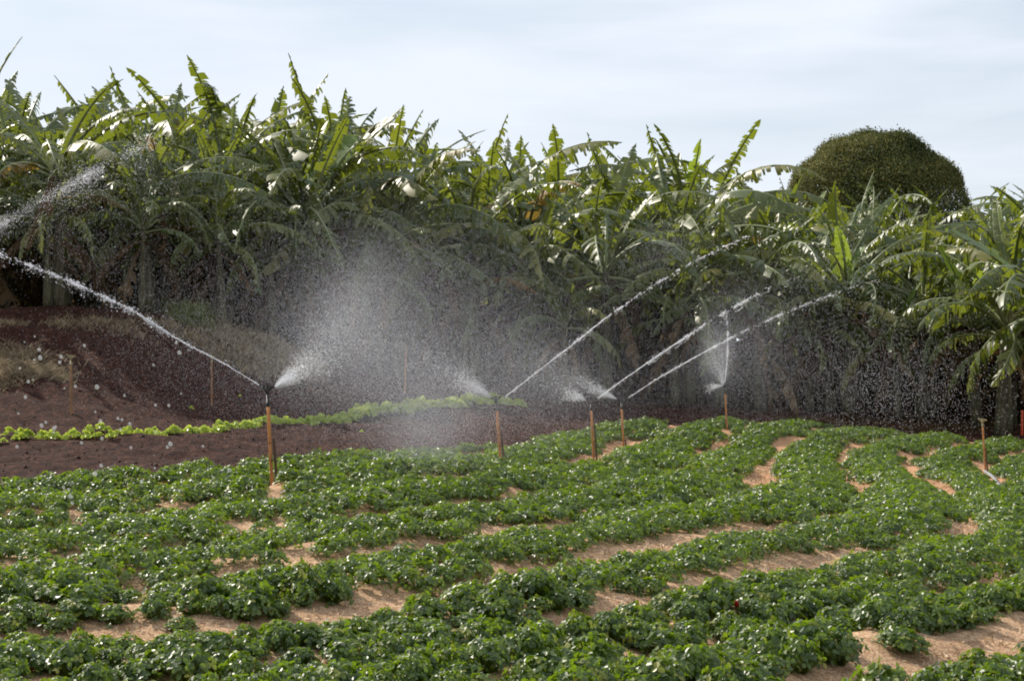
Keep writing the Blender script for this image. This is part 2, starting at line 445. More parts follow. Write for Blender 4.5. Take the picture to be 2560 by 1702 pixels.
def clump(r, n, R, H, size):
    """a low bushy plant: leaflets standing on a dome, leaning outward"""
    u = r.random(n) ** 0.55; ph = r.random(n) * 2 * math.pi
    rad = R * u * (0.85 + 0.3 * r.random(n))
    hh = H * np.sqrt(np.clip(1 - (u * 0.92) ** 2.2, 0, 1)) * (0.62 + 0.5 * r.random(n))
    inner = r.random(n) < 0.25
    hh = np.where(inner, hh * r.random(n), hh)
    C = np.stack([rad * np.cos(ph), rad * np.sin(ph), hh + 0.02], 1)
    out = np.stack([np.cos(ph), np.sin(ph), np.zeros(n)], 1)
    N = out * (0.15 + 0.9 * u)[:, None] + np.array([0, 0, 0.9]) + r.normal(0, 0.38, (n, 3))
    U = out + r.normal(0, 0.5, (n, 3)) - np.array([0, 0, 0.3])
    # trifoliate: three leaflets around each leaf point
    Cs, Ns, Us, Ss, Ts = [], [], [], [], []
    tint = np.clip(0.42 + 0.25 * r.normal(0, 1, n), 0, 1)
    Nn = N / np.linalg.norm(N, axis=1, keepdims=True)
    Ud = U - (U * Nn).sum(1, keepdims=True) * Nn; Ud /= np.linalg.norm(Ud, axis=1, keepdims=True)
    Wd = np.cross(Nn, Ud)
    for ang in (0, 2.0, -2.0):
        D = Ud * math.cos(ang) + Wd * math.sin(ang)
        s = size * (0.75 + 0.5 * r.random(n))
        Cs.append(C + D * (s * 0.52)[:, None]); Ns.append(Nn + D * 0.25 + r.normal(0, 0.12, (n, 3))); Us.append(D); Ss.append(s); Ts.append(tint + r.normal(0, 0.06, n))
    return map(np.concatenate, (Cs, Ns, Us, Ss, Ts))

# ------------------------------------------------------------------ strawberry plants
def project(x, y, z):
    return CX + x / y * F, CY - (z - CAMZ) / y * F
def poisson(cands, rmin):
    cell = rmin; grid = {}; keep = []
    for i, (x, y) in enumerate(cands):
        r0 = rmin(x, y) if callable(rmin) else rmin
        c = 0.25
        gx, gy = int(math.floor(x / c)), int(math.floor(y / c)); ok = True
        for a in (-1, 0, 1):
            for bb in (-1, 0, 1):
                for (px_, py_) in grid.get((gx + a, gy + bb), ()):
                    if (px_ - x) ** 2 + (py_ - y) ** 2 < r0 * r0: ok = False; break
                if not ok: break
            if not ok: break
        if ok:
            grid.setdefault((gx, gy), []).append((x, y)); keep.append(i)
    return keep
nc = 130000
cy_ = np.sqrt(rng.random(nc) * (44 ** 2 - 7.6 ** 2) + 7.6 ** 2)
cx_ = (rng.random(nc) * 2 - 1) * (cy_ * 0.325 + 0.6)
gC = gval(cx_, cy_); fr = np.abs((gC % 1) - 0.5)
half = 0.268 + 0.045 * np.clip((cy_ - 11) / 7, 0, 1) + 0.36 * vnoise(cx_, cy_, 0.8, 11) + 0.10 * vnoise(cx_, cy_, 0.3, 15)
half = half + 0.11 * np.clip((-cx_ / cy_) * 4 + 0.1, 0, 1) * np.clip((cy_ - 10) / 4, 0, 1)
_z = base_z(cx_, cy_); _px = CX + cx_ / cy_ * F; _py = CY - (_z - CAMZ) / cy_ * F
half = half + 0.13 * np.exp(-((_py - 1272) / 34) ** 2) * (_px > 1300) + 0.07 * np.exp(-((_py - 1085) / 18) ** 2)
half = half + 0.07 * np.clip((11 - cy_) / 2, 0, 1)
gap = vnoise(cx_, cy_, 0.75, 12) + 0.5 * vnoise(cx_, cy_, 0.3, 13)
ok = (fr < half) & in_poly(cx_, cy_) & (gap < 0.35)
for (bx_, by_, bd_) in ((681, 1213, 26.0), (1252, 1166, 36.0), (1485, 1154, 39.0), (1560, 1130, 46.0), (1818, 1076, 52.0), (2464, 1181, 46.0)):
    X_ = (bx_ - CX) / F * bd_ * S
    ok &= ~((np.abs(cx_ - X_ * cy_ / (bd_ * S)) < 0.15) & (cy_ > bd_ * S - 1.3) & (cy_ < bd_ * S + 0.15))
cx_, cy_, gC = cx_[ok], cy_[ok], gC[ok]
keep = poisson(list(zip(cx_, cy_)), 0.158)
sx, sy, sg = cx_[keep], cy_[keep], gC[keep]
sz = full_z(sx, sy)
print('strawberry plants', len(sx))
ppx, ppy = project(sx, sy, sz + 0.1)
inside = (ppx > -20) & (ppx < 2580) & (ppy < 1722)
order = np.argsort(np.where(inside, sy, 1e6))
near_ids = set(order[:300].tolist())
protos = []
for k in range(9):
    r = np.random.default_rng(100 + k)
    C, N, U, Sz, T = clump(r, 120, 0.125, 0.105 + 0.03 * r.random(), 0.0265)
    v, f = leaflets(C, N, U, Sz)
    m3 = len(C) // 3; E = C[:m3]; nb0 = len(v)
    A3 = np.array([(0.003, 0, 0), (-0.0015, 0.0026, 0), (-0.0015, -0.0026, 0)])
    foot = E * np.array([0.08, 0.08, 0.0])
    sv = np.concatenate([(foot[:, None] + A3[None]), (E[:, None] + A3[None] * 0.7)], 1).reshape(-1, 3)
    b6 = nb0 + (np.arange(m3) * 6)[:, None]
    f = np.concatenate([f] + [b6 + np.array([a_, (a_ + 1) % 3, (a_ + 1) % 3 + 3, a_ + 3]) for a_ in range(3)])
    v = np.concatenate([v, sv])
    me = mesh_np('strawberry_foliage', v, f, [M_straw]); add_tint(me, np.concatenate([np.repeat(np.clip(T, 0, 1), 6), np.full(len(sv), 0.8)]))
    protos.append(me)
def berry_mesh():
    mb = MB()
    mb.ring_tube([(0, 0, -0.016), (0, 0, -0.010), (0, 0, 0.0), (0, 0, 0.010), (0, 0, 0.014)], [0.003, 0.010, 0.015, 0.013, 0.004], 8)
    me = bpy.data.meshes.new('berry'); me.from_pydata([tuple(v) for v in mb.v], [], mb.f); me.materials.append(M_berry); me.update()
    return me
berry_me = berry_mesh()
def ordinal(n):
    return str(n) + ('th' if 10 <= n % 100 <= 20 else {1: 'st', 2: 'nd', 3: 'rd'}.get(n % 10, 'th'))
rownames = {6: 'closest crop row in the lower right corner', 5: 'second crop row from the lower right corner', 4: 'third crop row from the lower right corner', 3: 'fourth crop row from the lower right corner',
            2: 'fifth crop row from the lower right corner', 1: 'sixth crop row from the lower right corner', 0: 'seventh crop row from the lower right corner', -1: 'crop row beside the dark soil'}
from collections import defaultdict
rk_ = defaultdict(list)
for i in order[:300]: rk_[int(math.floor(sg[i]))].append(i)
rank = {}
for kk, L_ in rk_.items():
    for q, i in enumerate(sorted(L_, key=lambda i: ppx[i])): rank[i] = q + 1
si = 0
for i in order[:300]:
    kk = int(math.floor(sg[i]))
    s = 0.75 + 0.5 * rng.random()
    o = obj('strawberry_plant', protos[int(rng.integers(9))], None, (sx[i], sy[i], sz[i] - 0.015), (rng.normal(0, 0.08), rng.normal(0, 0.08), rng.random() * 6.28), (s, s, s * (0.7 + 0.55 * rng.random())))
    rn = rownames.get(kk, 'crop row nearest the lower right corner')
    tag(o, f'bushy strawberry plant, {ordinal(rank[i])} from left in the {rn}', 'strawberry plant', 'strawberry plants in the nearest rows')
    if rng.random() < 0.09:
        for q in range(int(rng.integers(1, 3))):
            a_ = rng.random() * 6.28
            obj('berry', berry_me, o, (0.12 * math.cos(a_), 0.12 * math.sin(a_) , 0.03), (0.4, 0.3, a_))
rest = [i for i in range(len(sx)) if i not in near_ids]
Vs, Ts, n0 = [], [], 0
Fs = []
for i in rest:
    r = rng
    n = 80 if sy[i] < 16 else (54 if sy[i] < 24 else 36)
    ls = 0.030 if sy[i] < 16 else (0.036 if sy[i] < 24 else 0.045)
    s = 0.75 + 0.5 * r.random()
    C, N, U, Sz, T = clump(r, n, 0.130 * s, 0.120 * s, ls)
    C = C + np.array([sx[i], sy[i], sz[i] - 0.015])
    v, f = leaflets(C, N, U, Sz)
    Vs.append(v); Fs.append(f + n0); n0 += len(v); Ts.append(np.repeat(np.clip(T + r.normal(0, 0.05), 0, 1), 6))
me = mesh_np('strawberry_rows', np.concatenate(Vs), np.concatenate(Fs), [M_straw]); add_tint(me, np.concatenate(Ts))
tag(obj('strawberry_rows', me), 'dense green rows of strawberry plants curving away up the field', 'strawberry plants', kind='stuff')
# straw flecks lying in the furrows
nf = 90000
fy = np.sqrt(rng.random(nf) * (30 ** 2 - 7.6 ** 2) + 7.6 ** 2); fx = (rng.random(nf) * 2 - 1) * (fy * 0.33 + 0.3)
gq = gval(fx, fy); kf = (np.abs((gq % 1) - 0.5) > 0.27) & in_poly(fx, fy)
fx, fy = fx[kf], fy[kf]; fz = full_z(fx, fy)
ang = rng.random(len(fx)) * 6.28; ln = 0.006 + 0.022 * rng.random(len(fx)) ** 2; wd = 0.002 + 0.003 * rng.random(len(fx))
dx, dy = np.cos(ang), np.sin(ang); tz = rng.normal(0, 0.012, len(fx))
P = np.stack([fx, fy, fz + 0.010], 1)
A = np.stack([dx * ln, dy * ln, tz], 1); B = np.stack([-dy * wd, dx * wd, np.zeros(len(fx))], 1); Z1 = np.array([0, 0, 0.006])
v = np.stack([P - A - B, P + A - B, P + A + B + Z1, P - A + B + Z1], 1).reshape(-1, 3)
q = np.arange(len(v)).reshape(-1, 4)
me = mesh_np('straw_mulch', v, q, [M_mulch]); add_tint(me, np.repeat(rng.random(len(fx)), 4))
tag(obj('straw_mulch', me), 'pale chopped straw lying in the bare furrows', 'mulch', kind='stuff')

# ------------------------------------------------------------------ seedling strip on the dark soil
seed_px = [(-120, 1112), (0, 1106), (150, 1097), (300, 1092), (450, 1080), (600, 1070), (700, 1062), (850, 1048), (950, 1036), (1050, 1022), (1150, 1015), (1250, 1011), (1310, 1010)]
sp = [ray_hit(p[0], p[1] + 4) for p in seed_px]
seed_meshes = []
for k in range(5):
    r = np.random.default_rng(300 + k)
    n = 30
    ph = r.random(n) * 6.28; u = r.random(n)
    out = np.stack([np.cos(ph), np.sin(ph), np.zeros(n)], 1)
    C = out * (0.03 + 0.13 * u)[:, None] + np.array([0, 0, 0.05]) + np.stack([0 * u, 0 * u, 0.13 * (1 - u) + 0.03 * r.random(n)], 1)
    N = out * 0.5 * (1) + np.array([0, 0, 0.6]) + r.normal(0, 0.35, (n, 3)); U = out * 0.7 + np.array([0, 0, 0.8]) + r.normal(0, .2, (n, 3))
    v, f = leaflets(C, N, U, 0.085 + 0.05 * r.random(n), 0.3, 0.8)
    me = mesh_np('seedling_leaves', v, f, [M_seed]); add_tint(me, np.repeat(r.random(n), 6)); seed_meshes.append(me)
seg = np.array(sp); dl = np.concatenate([[0], np.cumsum(np.linalg.norm(np.diff(seg, axis=0), axis=1))])
smp = np.arange(0, dl[-1], 0.145)
cnt = 0
for s_ in smp:
    x = np.interp(s_, dl, seg[:, 0]); y = np.interp(s_, dl, seg[:, 1])
    for w in (-0.12, 0.16):
        xx = x + rng.normal(0, 0.05); yy = y + w + rng.normal(0, 0.06)
        if cnt >= 298: continue
        zz_ = float(full_z([xx], [yy])[0]); pxx, _ = project(xx, yy, zz_)
        s = (0.38 + 0.4 * rng.random()) * (1.0 + 0.6 * np.clip((pxx - 700) / 200, 0, 1) - 0.7 * np.clip((pxx - 1150) / 200, 0, 1))
        o = obj('leafy_seedling', seed_meshes[int(rng.integers(5))], None, (xx, yy, zz_ - 0.01), (0, 0, rng.random() * 6.28), (s, s, s))
        side = 'left of the near sprinkler post' if pxx < 670 else ('between the two nearest sprinkler posts' if pxx < 1250 else 'behind the second sprinkler post')
        tag(o, f'low bright green leafy seedling in the strip {side}', 'seedling', 'seedlings in the bright green strip')
        cnt += 1
print('seedlings', cnt)

# ------------------------------------------------------------------ sprinklers
def perp_px(dpx, d): return dpx * d / F
def sprinkler(base, d, top, stake_top_y, jet_dir, label, support=True, width=0.040, head='black', lean_support=0.6, wood=None):
    """base/top are traced picture points of the post foot and head, d the distance in metres"""
    h = ray_hit(*base) if d is None else None
    d = d if d is not None else h[1]
    x0 = (base[0] - CX) / F * d; z0 = float(full_z([x0], [d])[0])
    zt = CAMZ - (top[1] - CY) / F * d; xt = (top[0] - CX) / F * d
    zs = CAMZ - (stake_top_y - CY) / F * d
    root = empty('sprinkler', (x0, d, z0)); tag(root, label, 'sprinkler', 'irrigation sprinklers on posts')
    ax = Vector((xt - x0, 0, zt - z0)); H = ax.z
    def at(hh): return Vector((ax.x * hh / H, 0, hh))
    hs = zs - z0
    mb = MB(); n = 9; hts = [-0.15] + [hs * i / (n - 1) for i in range(n)]
    mb.ring_tube([at(q) + Vector((random.uniform(-.002, .002), random.uniform(-.002, .002), 0)) for q in hts],
                 [width * 0.5 * random.uniform(0.92, 1.06) for _ in hts], 10)
    mb.build('post', wood or M_post, root, True)
    if support:
        sh = hs * lean_support
        mb = MB(); mb.ring_tube([at(-0.12) + Vector((width * 1.35, 0.01, 0)), at(sh * .5) + Vector((width * 1.1, 0.012, 0)), at(sh) + Vector((width * 0.98, 0.006, 0))], [width * .45, width * .43, width * .36], 6)
        mb.build('support_stake', M_dark, root)
        mb = MB()
        for hh in (sh * 0.55, sh * 0.9):
            mb.ring_tube([at(hh) + Vector((-width * .56, -width * .5, 0)), at(hh) + Vector((width * 0.5, -width * .7, .004)), at(hh) + Vector((width * 1.5, -width * .45, 0))], [0.004] * 3, 5)
        mb.build('tie_wire', M_dark, root)
    hm = M_black if head == 'black' else M_brass
    mb = MB(); mb.ring_tube([at(hs - 0.02), at(hs + .03), at(hs + .031), at(H - 0.05)], [0.022, 0.022, 0.016, 0.015], 8)
    mb.build('riser_pipe', hm, root, True)
    T = at(H)
    mb = MB()
    mb.ring_tube([T + Vector((0, 0, -0.055)), T + Vector((0, 0, -0.045)), T + Vector((0, 0, -0.02)), T + Vector((0, 0, 0.012)), T + Vector((0, 0, 0.02))], [0.014, 0.021, 0.023, 0.020, 0.011], 10)
    hd = mb.build('sprinkler_head', hm, root, True)
    jd = Vector(jet_dir).normalized()
    flat = Vector((jd.x, jd.y, 0)).normalized()
    mb = MB(); mb.ring_tube([T + Vector((0, 0, -0.025)), T + jd * 0.05 + Vector((0, 0, -0.012)), T + jd * 0.095, T + jd * 0.10], [0.015, 0.013, 0.009, 0.006], 8)
    mb.build('nozzle', hm, hd, True)
    od = (-flat + Vector((0, 0, 0.45))).normalized()
    mb = MB(); mb.ring_tube([T + Vector((0, 0, -0.025)), T + od * 0.045 + Vector((0, 0, -0.012)), T + od * 0.06 + Vector((0, 0, -.01))], [0.015, 0.013, 0.008], 8)
    mb.build('rear_nozzle', hm, hd, True)
    mb = MB()
    mb.ring_tube([T - flat * 0.085 + Vector((0, 0, 0.012)), T - flat * 0.04 + Vector((0, 0, 0.03)), T + Vector((0, 0, 0.035)), T + flat * 0.045 + Vector((0, 0, 0.04)), T + flat * 0.075 + Vector((0, 0, 0.034))], [0.016, 0.009, 0.012, 0.006, 0.009], 6)
    mb.ring_tube([T + Vector((0, 0, 0.015)), T + Vector((0, 0, 0.055))], [0.009, 0.007], 6)
    mb.build('swing_arm', hm, hd)
    return Vector((x0, d, z0)) + T
U_ = S
H1 = sprinkler((681, 1213), 26.0 * S, (668, 972), 1012, (-0.85, 0.2, 0.45), 'nearest and tallest-looking sprinkler on an orange brown post, throwing a long jet to the left')
H2 = sprinkler((1252, 1166), 36.0 * S, (1240, 998), 1024, (0.85, 0.2, 0.5), 'second sprinkler post, alone in the middle, with black head and jet to the right')
H3 = sprinkler((1485, 1154), 39.0 * S, (1477, 1000), 1023, (0.85, 0.2, 0.45), 'left one of the two sprinkler posts standing close together, beside a dark stake', lean_support=0.75)
H4 = sprinkler((1560, 1130), 46.0 * S, (1553, 999), 1020, (0.85, 0.2, 0.40), 'right one of the two sprinkler posts standing close together', lean_support=0.3)
H5 = sprinkler((1818, 1076), 52.0 * S, (1812, 963), 982, (0.1, 0.85, 0.5), 'far sprinkler on the field crest throwing its jet straight up', support=False)
H6 = sprinkler((2464, 1181), 46.0 * S, (2456, 1052), 1064, (-0.6, 0.5, 0.4), 'dry sprinkler post at far right beside a bare furrow and grey pipe', head='brass', lean_support=0.55, width=0.036)
H7 = sprinkler((178, 1031), 43.5 * S, (177, 893), 912, (-0.7, -0.2, 0.6), 'dry sprinkler post in front of the dark mound at far left', support=False, head='brass', width=0.042, wood=M_shadepost)
H8 = sprinkler((529, 1013), 49.5 * S, (529, 893), 905, (-0.7, 0.3, 0.5), 'dry sprinkler post on dark soil behind the long left jet', support=False, head='brass', width=0.042, wood=M_shadepost)
H9 = sprinkler((1012, 981), 54.0 * S, (1015, 868), 880, (-0.5, 0.3, 0.5), 'faint sprinkler post standing inside the central mist', support=False, head='brass', width=0.036)
# red marker post at the right edge
px_, d_ = 2557, 60 * S
px_ = 2555; x0 = (px_ - CX) / F * d_; z0 = float(full_z([x0], [d_])[0])
mb = MB(); mb.ring_tube([(0, 0, -0.1), (0, 0, 0.25), (0.005, 0, 0.60), (0.005, 0, 0.68), (0.005, 0, 0.69)], [0.035, 0.034, 0.033, 0.032, 0.012], 8)
o = mb.build('marker_post', M_red, None, True, (x0, d_, z0)); tag(o, 'short red painted post cut off by the right edge of the picture', 'post')
# grey pipe lying in the right furrow
h1 = [ray_hit(*p) for p in ((2462, 1186), (2480, 1197), (2496, 1216), (2512, 1240), (2520, 1252))]
mb = MB(); mb.ring_tube([(p[0], p[1], float(full_z([p[0]], [p[1]])[0]) + 0.065) for p in h1], [0.03] * 5, 8)
tag(mb.build('irrigation_pipe', M_pipe, None, True), 'pale grey irrigation pipe lying in the furrow beside the right sprinkler post', 'pipe')

# ------------------------------------------------------------------ mound plants, straw, debris
def grass_patch(name, pts, n, h, mat, label, cat, width=0.008, spread=0.5, lean=0.6, hv=0.5):
    """pts: list of (px,py,radius_m); blades standing on the ground around them"""
    w = np.array([p[3] if len(p) > 3 else 1 for p in pts], float); w /= w.sum()
    ch = rng.choice(len(pts), n, p=w)
    cen = np.array([ray_hit(p[0], p[1]) for p in pts]); rad = np.array([p[2] for p in pts])
    a = rng.random(n) * 6.28; rr = np.abs(rng.normal(0, 0.6, n)) * rad[ch]
    x = cen[ch, 0] + rr * np.cos(a); y = cen[ch, 1] + rr * np.sin(a) * 0.8
    z = full_z(x, y) - 0.01
    hh = h * (1 - hv + 2 * hv * rng.random(n)); az = rng.random(n) * 6.28; ln = lean * hh * (0.3 + rng.random(n))
    P0 = np.stack([x, y, z], 1); D = np.stack([np.cos(az) * ln, np.sin(az) * ln, hh], 1)
    W = np.stack([-np.sin(az + 1), np.cos(az + 1), 0 * az], 1) * width
    M1 = P0 + D * 0.55 + np.array([0, 0, 0.08]) * hh[:, None]
    T1 = P0 + D
    v = np.stack([P0 - W, P0 + W, M1 + W * .8, M1 - W * .8, T1], 1).reshape(-1, 3)
    b0 = (np.arange(n) * 5)[:, None]
    me = mesh_np(name, v, [b0 + np.array([0, 1, 2, 3]), b0 + np.array([3, 2, 4])], [mat])
    add_tint(me, np.repeat(np.clip(rng.normal(0.5, 0.25, n), 0, 1), 5))
    return tag(obj(name, me), label, cat, kind='stuff')
grass_patch('dry_grass', [(590, 850, 1.0, 1.2), (640, 870, 1.0), (700, 880, 0.8), (650, 840, .8), (560, 800, 0.6, .6), (500, 860, .6, .4), (740, 900, 0.6, .7), (620, 910, .8, .8), (690, 925, .6, .4)],
            16000, 0.20, M_drygrass, 'dry tan grass covering the right slope of the dark mound', 'dry grass', 0.007, lean=1.0)
grass_patch('mound_weeds', [(560, 790, 0.55, 1.5), (520, 800, 0.45), (620, 812, 0.5), (480, 815, 0.4, .5), (650, 835, .4, .4)], 9000, 0.42, M_weed, 'pale green weeds growing on top of the mound', 'weeds', 0.008, lean=0.7)
grass_patch('yellow_weeds', [(655, 835, 0.25), (700, 850, 0.2), (725, 870, .2, .6)], 260, 0.28, M_young, 'small yellow green shoots on the right shoulder of the mound', 'weeds', 0.018, lean=0.6)
grass_patch('straw_heap_grass', [(20, 900, 0.7, 1.3), (60, 920, 0.6), (110, 935, 0.5), (0, 950, 0.6, .8), (-60, 900, .9), (80, 950, .4, .4), (140, 945, .35, .3)], 5200, 0.12, M_drygrass, 'heap of pale dry straw at the left edge below the mound', 'straw heap', 0.009, lean=2.0)
grass_patch('mound_edge_grass', [(150 + 55 * i, 806 + (i % 3) * 3, 0.4) for i in range(7)] + [(20, 808, .5), (350, 850, .5, .5), (300, 830, .4, .5)], 2600, 0.10, M_drygrass, 'thin dry grass along the top edge of the mound', 'dry grass', 0.006, lean=1.4)
grass_patch('leaf_litter', [(2250 + 60 * i, 1040 + (i * 37 % 40), 1.2) for i in range(7)] + [(2000 + 70 * i, 1050 + (i % 2) * 10, 1.0, .6) for i in range(5)], 5200, 0.07, M_dry, 'dead brown leaf litter under the banana plants beyond the field', 'leaf litter', 0.02, lean=3.0)
# small weeds on the dark soil
for (px_, py_, s_) in ((478, 1024, 0.5), (905, 1080, 0.35), (600, 990, 0.3), (1290, 860, 0)):
    if not s_: continue
    h = ray_hit(px_, py_); zz_ = float(full_z([h[0]], [h[1]])[0])
    o = obj('small_weed', seed_meshes[1], None, (h[0], h[1], zz_), (0, 0, 1), (s_ * .8,) * 3)
    tag(o, {478: 'small green weed alone on dark soil behind the seedling strip', 905: 'tiny yellow green weed in front of the seedling strip', 600: 'tiny weed on dark soil left of the near sprinkler head'}[px_], 'weed')
# clods and straw bits on the dark soil
n = 15000
cyy = rng.uniform(17, 42, n); cxx = (rng.random(n) * 2 - 1) * cyy * 0.34
k = ~in_poly(cxx, cyy); cxx, cyy = cxx[k], cyy[k]; czz = full_z(cxx, cyy); n = len(cxx)
r_ = 0.008 + 0.028 * rng.random(n) ** 4
O8 = np.array([(1, 0, 0), (0, 1, 0), (-1, 0, 0), (0, -1, 0), (0, 0, 0.8), (0, 0, -0.8)], float)
v = (O8[None] * (r_[:, None, None]) * rng.uniform(0.6, 1.3, (n, 6, 1)) + np.stack([cxx, cyy, czz + r_ * .3], 1)[:, None]).reshape(-1, 3)
OT = np.array([(0, 1, 4), (1, 2, 4), (2, 3, 4), (3, 0, 4), (1, 0, 5), (2, 1, 5), (3, 2, 5), (0, 3, 5)])
f = ((np.arange(n) * 6)[:, None, None] + OT[None]).reshape(-1, 3)
M_clod = plain('soil_clod', (0.035, 0.015, 0.011), (0.10, 0.05, 0.034), 0.9, 3.0, vec='Object')
tag(obj('soil_clods', mesh_np('soil_clods', v, f, [M_clod])), 'dark crumbs and clods of wet soil beyond the field', 'soil', kind='stuff')

# ------------------------------------------------------------------ banana plants
R0 = math.radians
def banana_leaf(seed, Ln, W, elev0, curl, tear, droop, vfold=0.25, nseg=52, pet=0.16, fork=1.0, twist=0.0, mat=None, sway=0.15, kink=None):
    r = np.random.default_rng(seed)
    s = np.linspace(0, 1, nseg + 1)
    th = elev0 - curl * s ** 1.25
    if kink: th = np.where(s > kink, th - R0(105) * np.clip((s - kink) / 0.06, 0, 1), th)
    ds = Ln / nseg
    sw = sway * r.normal()
    x = np.concatenate([[0], np.cumsum(np.cos(th[:-1]) * ds)]); z = np.concatenate([[0], np.cumsum(np.sin(th[:-1]) * ds)])
    y = sw * Ln * s ** 2
    mid = np.stack([x, y, z], 1)
    T = np.stack([np.cos(th), 0 * th, np.sin(th)], 1); Nn = np.stack([-np.sin(th), 0 * th, np.cos(th)], 1)
    verts, faces, midx = [], [], []
    t = np.clip((s - pet) / (1 - pet), 0, 1)
    w = W * 1.08 * np.sin(math.pi * np.clip(t, 0, 1) ** 0.85) ** 0.62
    k0 = int(pet * nseg)
    for side in (-1, 1):
        k = k0
        while k < nseg:
            torn = r.random() < tear
            m = int(r.integers(1, 3)) if torn else int(r.integers(3, 7))
            if torn and tear > 0.8: m = int(r.choice([1, 1, 1, 1, 2, 2]))
            e = min(nseg, k + m)
            a = vfold + r.normal(0, 0.10) - (r.random() * 0.9 * droop if torn else 0.25 * droop)
            hang = droop * (0.6 + 0.8 * r.random()) if torn else droop * 0.45
            trim = (0.50 + 0.55 * r.random()) if torn else 1.0
            if torn and r.random() < 0.07: k = e; continue
            if torn and r.random() < 0.10 * tear: trim *= 0.35
            fwd = 0.18 + 0.12 * r.random()
            nr = e - k + 1
            base = len(verts)
            for c, fr_ in enumerate((0.0, 0.45, 0.8, 1.0)):
                for j in range(nr):
                    i = k + j
                    ww = max(w[i], 0.15 * W if 0 < t[i] < 1 else 0.0) * trim * fr_
                    # torn strips narrow toward their tip
                    cj = (k + e) / 2 - i
                    shr = cj * ds * (0.40 * fr_ ** 2 if torn else 0.06 * fr_)
                    aa = a * (1 - 0.3 * fr_)
                    p = mid[i] + T[i] * (fwd * ww + shr) + np.array([0, side, 0]) * ww * math.cos(aa) + Nn[i] * ww * math.sin(aa)
                    p = p - np.array([0, 0, 1]) * hang * ww * fr_ * 0.8
                    p = p - np.array([0, side, 0]) * hang * ww * fr_ * 0.35
                    verts.append(p)
            for c in range(3):
                for j in range(nr - 1):
                    q = base + c * nr + j
                    faces.append((q, q + 1, q + nr + 1, q + nr) if side < 0 else (q, q + nr, q + nr + 1, q + 1)); midx.append(0)
            k = e
    # midrib and stalk
    base = len(verts); n = 5; st = list(range(0, nseg + 1, 4))
    for i in st:
        rr = 0.032 * (1 - s[i]) ** 0.8 + 0.005
        u = np.array([0, 1.0, 0])
        for k in range(n):
            ang = 2 * math.pi * k / n
            verts.append(mid[i] + rr * (u * math.cos(ang) + Nn[i] * math.sin(ang)) - Nn[i] * rr * 0.5)
    for a_ in range(len(st) - 1):
        for k in range(n):
            p = base + a_ * n + k; q = base + a_ * n + (k + 1) % n
            faces.append((p, q, q + n, p + n)); midx.append(1)
    me = mesh_np('banana_leaf', np.array(verts), np.array(faces), [mat or M_banana, M_rib if mat is not M_dry else M_dry], midx, smooth=True)
    return me
R_ = math.radians
pool = {
    'spear': [banana_leaf(1 + k, 1.75, 0.15, R_(82), R_(8 + 14 * k), 0.8 + 0.08 * k, 0.2, 0.7) for k in range(4)],
    'up': [banana_leaf(10 + k, 2.15, 0.185, R_(76), R_(30 + 8 * k), 0.82 + .06 * k, 0.45, 0.35) for k in range(4)],
    'arch': [banana_leaf(20 + k, 3.0, 0.265, R_(58), R_(78 + 9 * k), 0.90 + .02 * k, 0.75, 0.10) for k in range(5)],
    'spread': [banana_leaf(30 + k, 3.0, 0.27, R_(36), R_(82 + 8 * k), 0.90 + .02 * k, 0.95, 0.0) for k in range(5)],
    'hang': [banana_leaf(40 + k, 2.5, 0.255, R_(8), R_(88 + 5 * k), 0.9, 1.0, -0.1) for k in range(4)],
    'tatter': [banana_leaf(50 + k, 2.1, 0.185, R_(76 - 3 * k), R_(22 + 18 * k), 1.0, 0.8, 0.0) for k in range(4)],
    'dry': [banana_leaf(60 + k, 2.0, 0.20, R_(-20), R_(68), 0.95, 1.1, -0.2, mat=M_dry) for k in range(4)],
    'youngspear': [banana_leaf(70 + k, 1.9, 0.17, R_(80), R_(18), 0.45, 0.1, 0.35, mat=M_young) for k in range(3)],
    'broken': [banana_leaf(95 + k, 2.5, 0.24, R_(62 - 10 * k), R_(40), 0.8, 0.7, 0.1, kink=0.42 + 0.08 * k) for k in range(3)],
    'yellow': [banana_leaf(90 + k, 2.4, 0.24, R_(60 - 25 * k), R_(85), 0.9, 0.9, 0.0, mat=M_yellow) for k in range(3)],
    'youngbroad': [banana_leaf(80 + k, 2.2, 0.32, R_(66), R_(20), 0.05, 0.1, 0.15, mat=M_young) for k in range(2)],
}
stems = []
for k in range(4):
    r = random.Random(400 + k); mb = MB(); n = 9; pts, rad = [], []
    ox = r.uniform(-.15, .15); oy = r.uniform(-.15, .15)
    for i in range(n):
        t_ = i / (n - 1); pts.append((ox * t_ ** 1.5, oy * t_ ** 1.5, 2.55 * t_ - (0.1 if i == 0 else 0))); rad.append(0.135 * (1 - 0.55 * t_) * r.uniform(0.92, 1.10))
    mb.ring_tube(pts, rad, 10)
    me = bpy.data.meshes.new('pseudostem'); me.from_pydata([tuple(v) for v in mb.v], [], mb.f); me.materials.append(M_stem)
    me.polygons.foreach_set('use_smooth', [True] * len(me.polygons)); me.update(); stems.append((me, Vector((ox, oy, 2.5))))
top_line = [(-400, 150), (0, 180), (100, 150), (250, 195), (330, 230), (560, 200), (640, 250), (800, 160), (960, 225), (1040, 290), (1130, 250), (1300, 305), (1420, 345), (1500, 320), (1650, 355), (1720, 310), (1830, 385), (1920, 420), (2300, 470), (2420, 470), (2500, 420), (2560, 400), (3000, 380)]
tlx = [p[0] for p in top_line]; tly = [p[1] for p in top_line]
places = ['above the left end of the mound', 'above the middle of the mound', 'above the weeds on the mound', 'behind the nearest sprinkler', 'above the central mist', 'behind the second sprinkler post',
          'behind the pair of sprinkler posts', 'behind the far upright jet', 'below the round tree', 'right of the round tree', 'at the right edge of the picture']
nb = 0
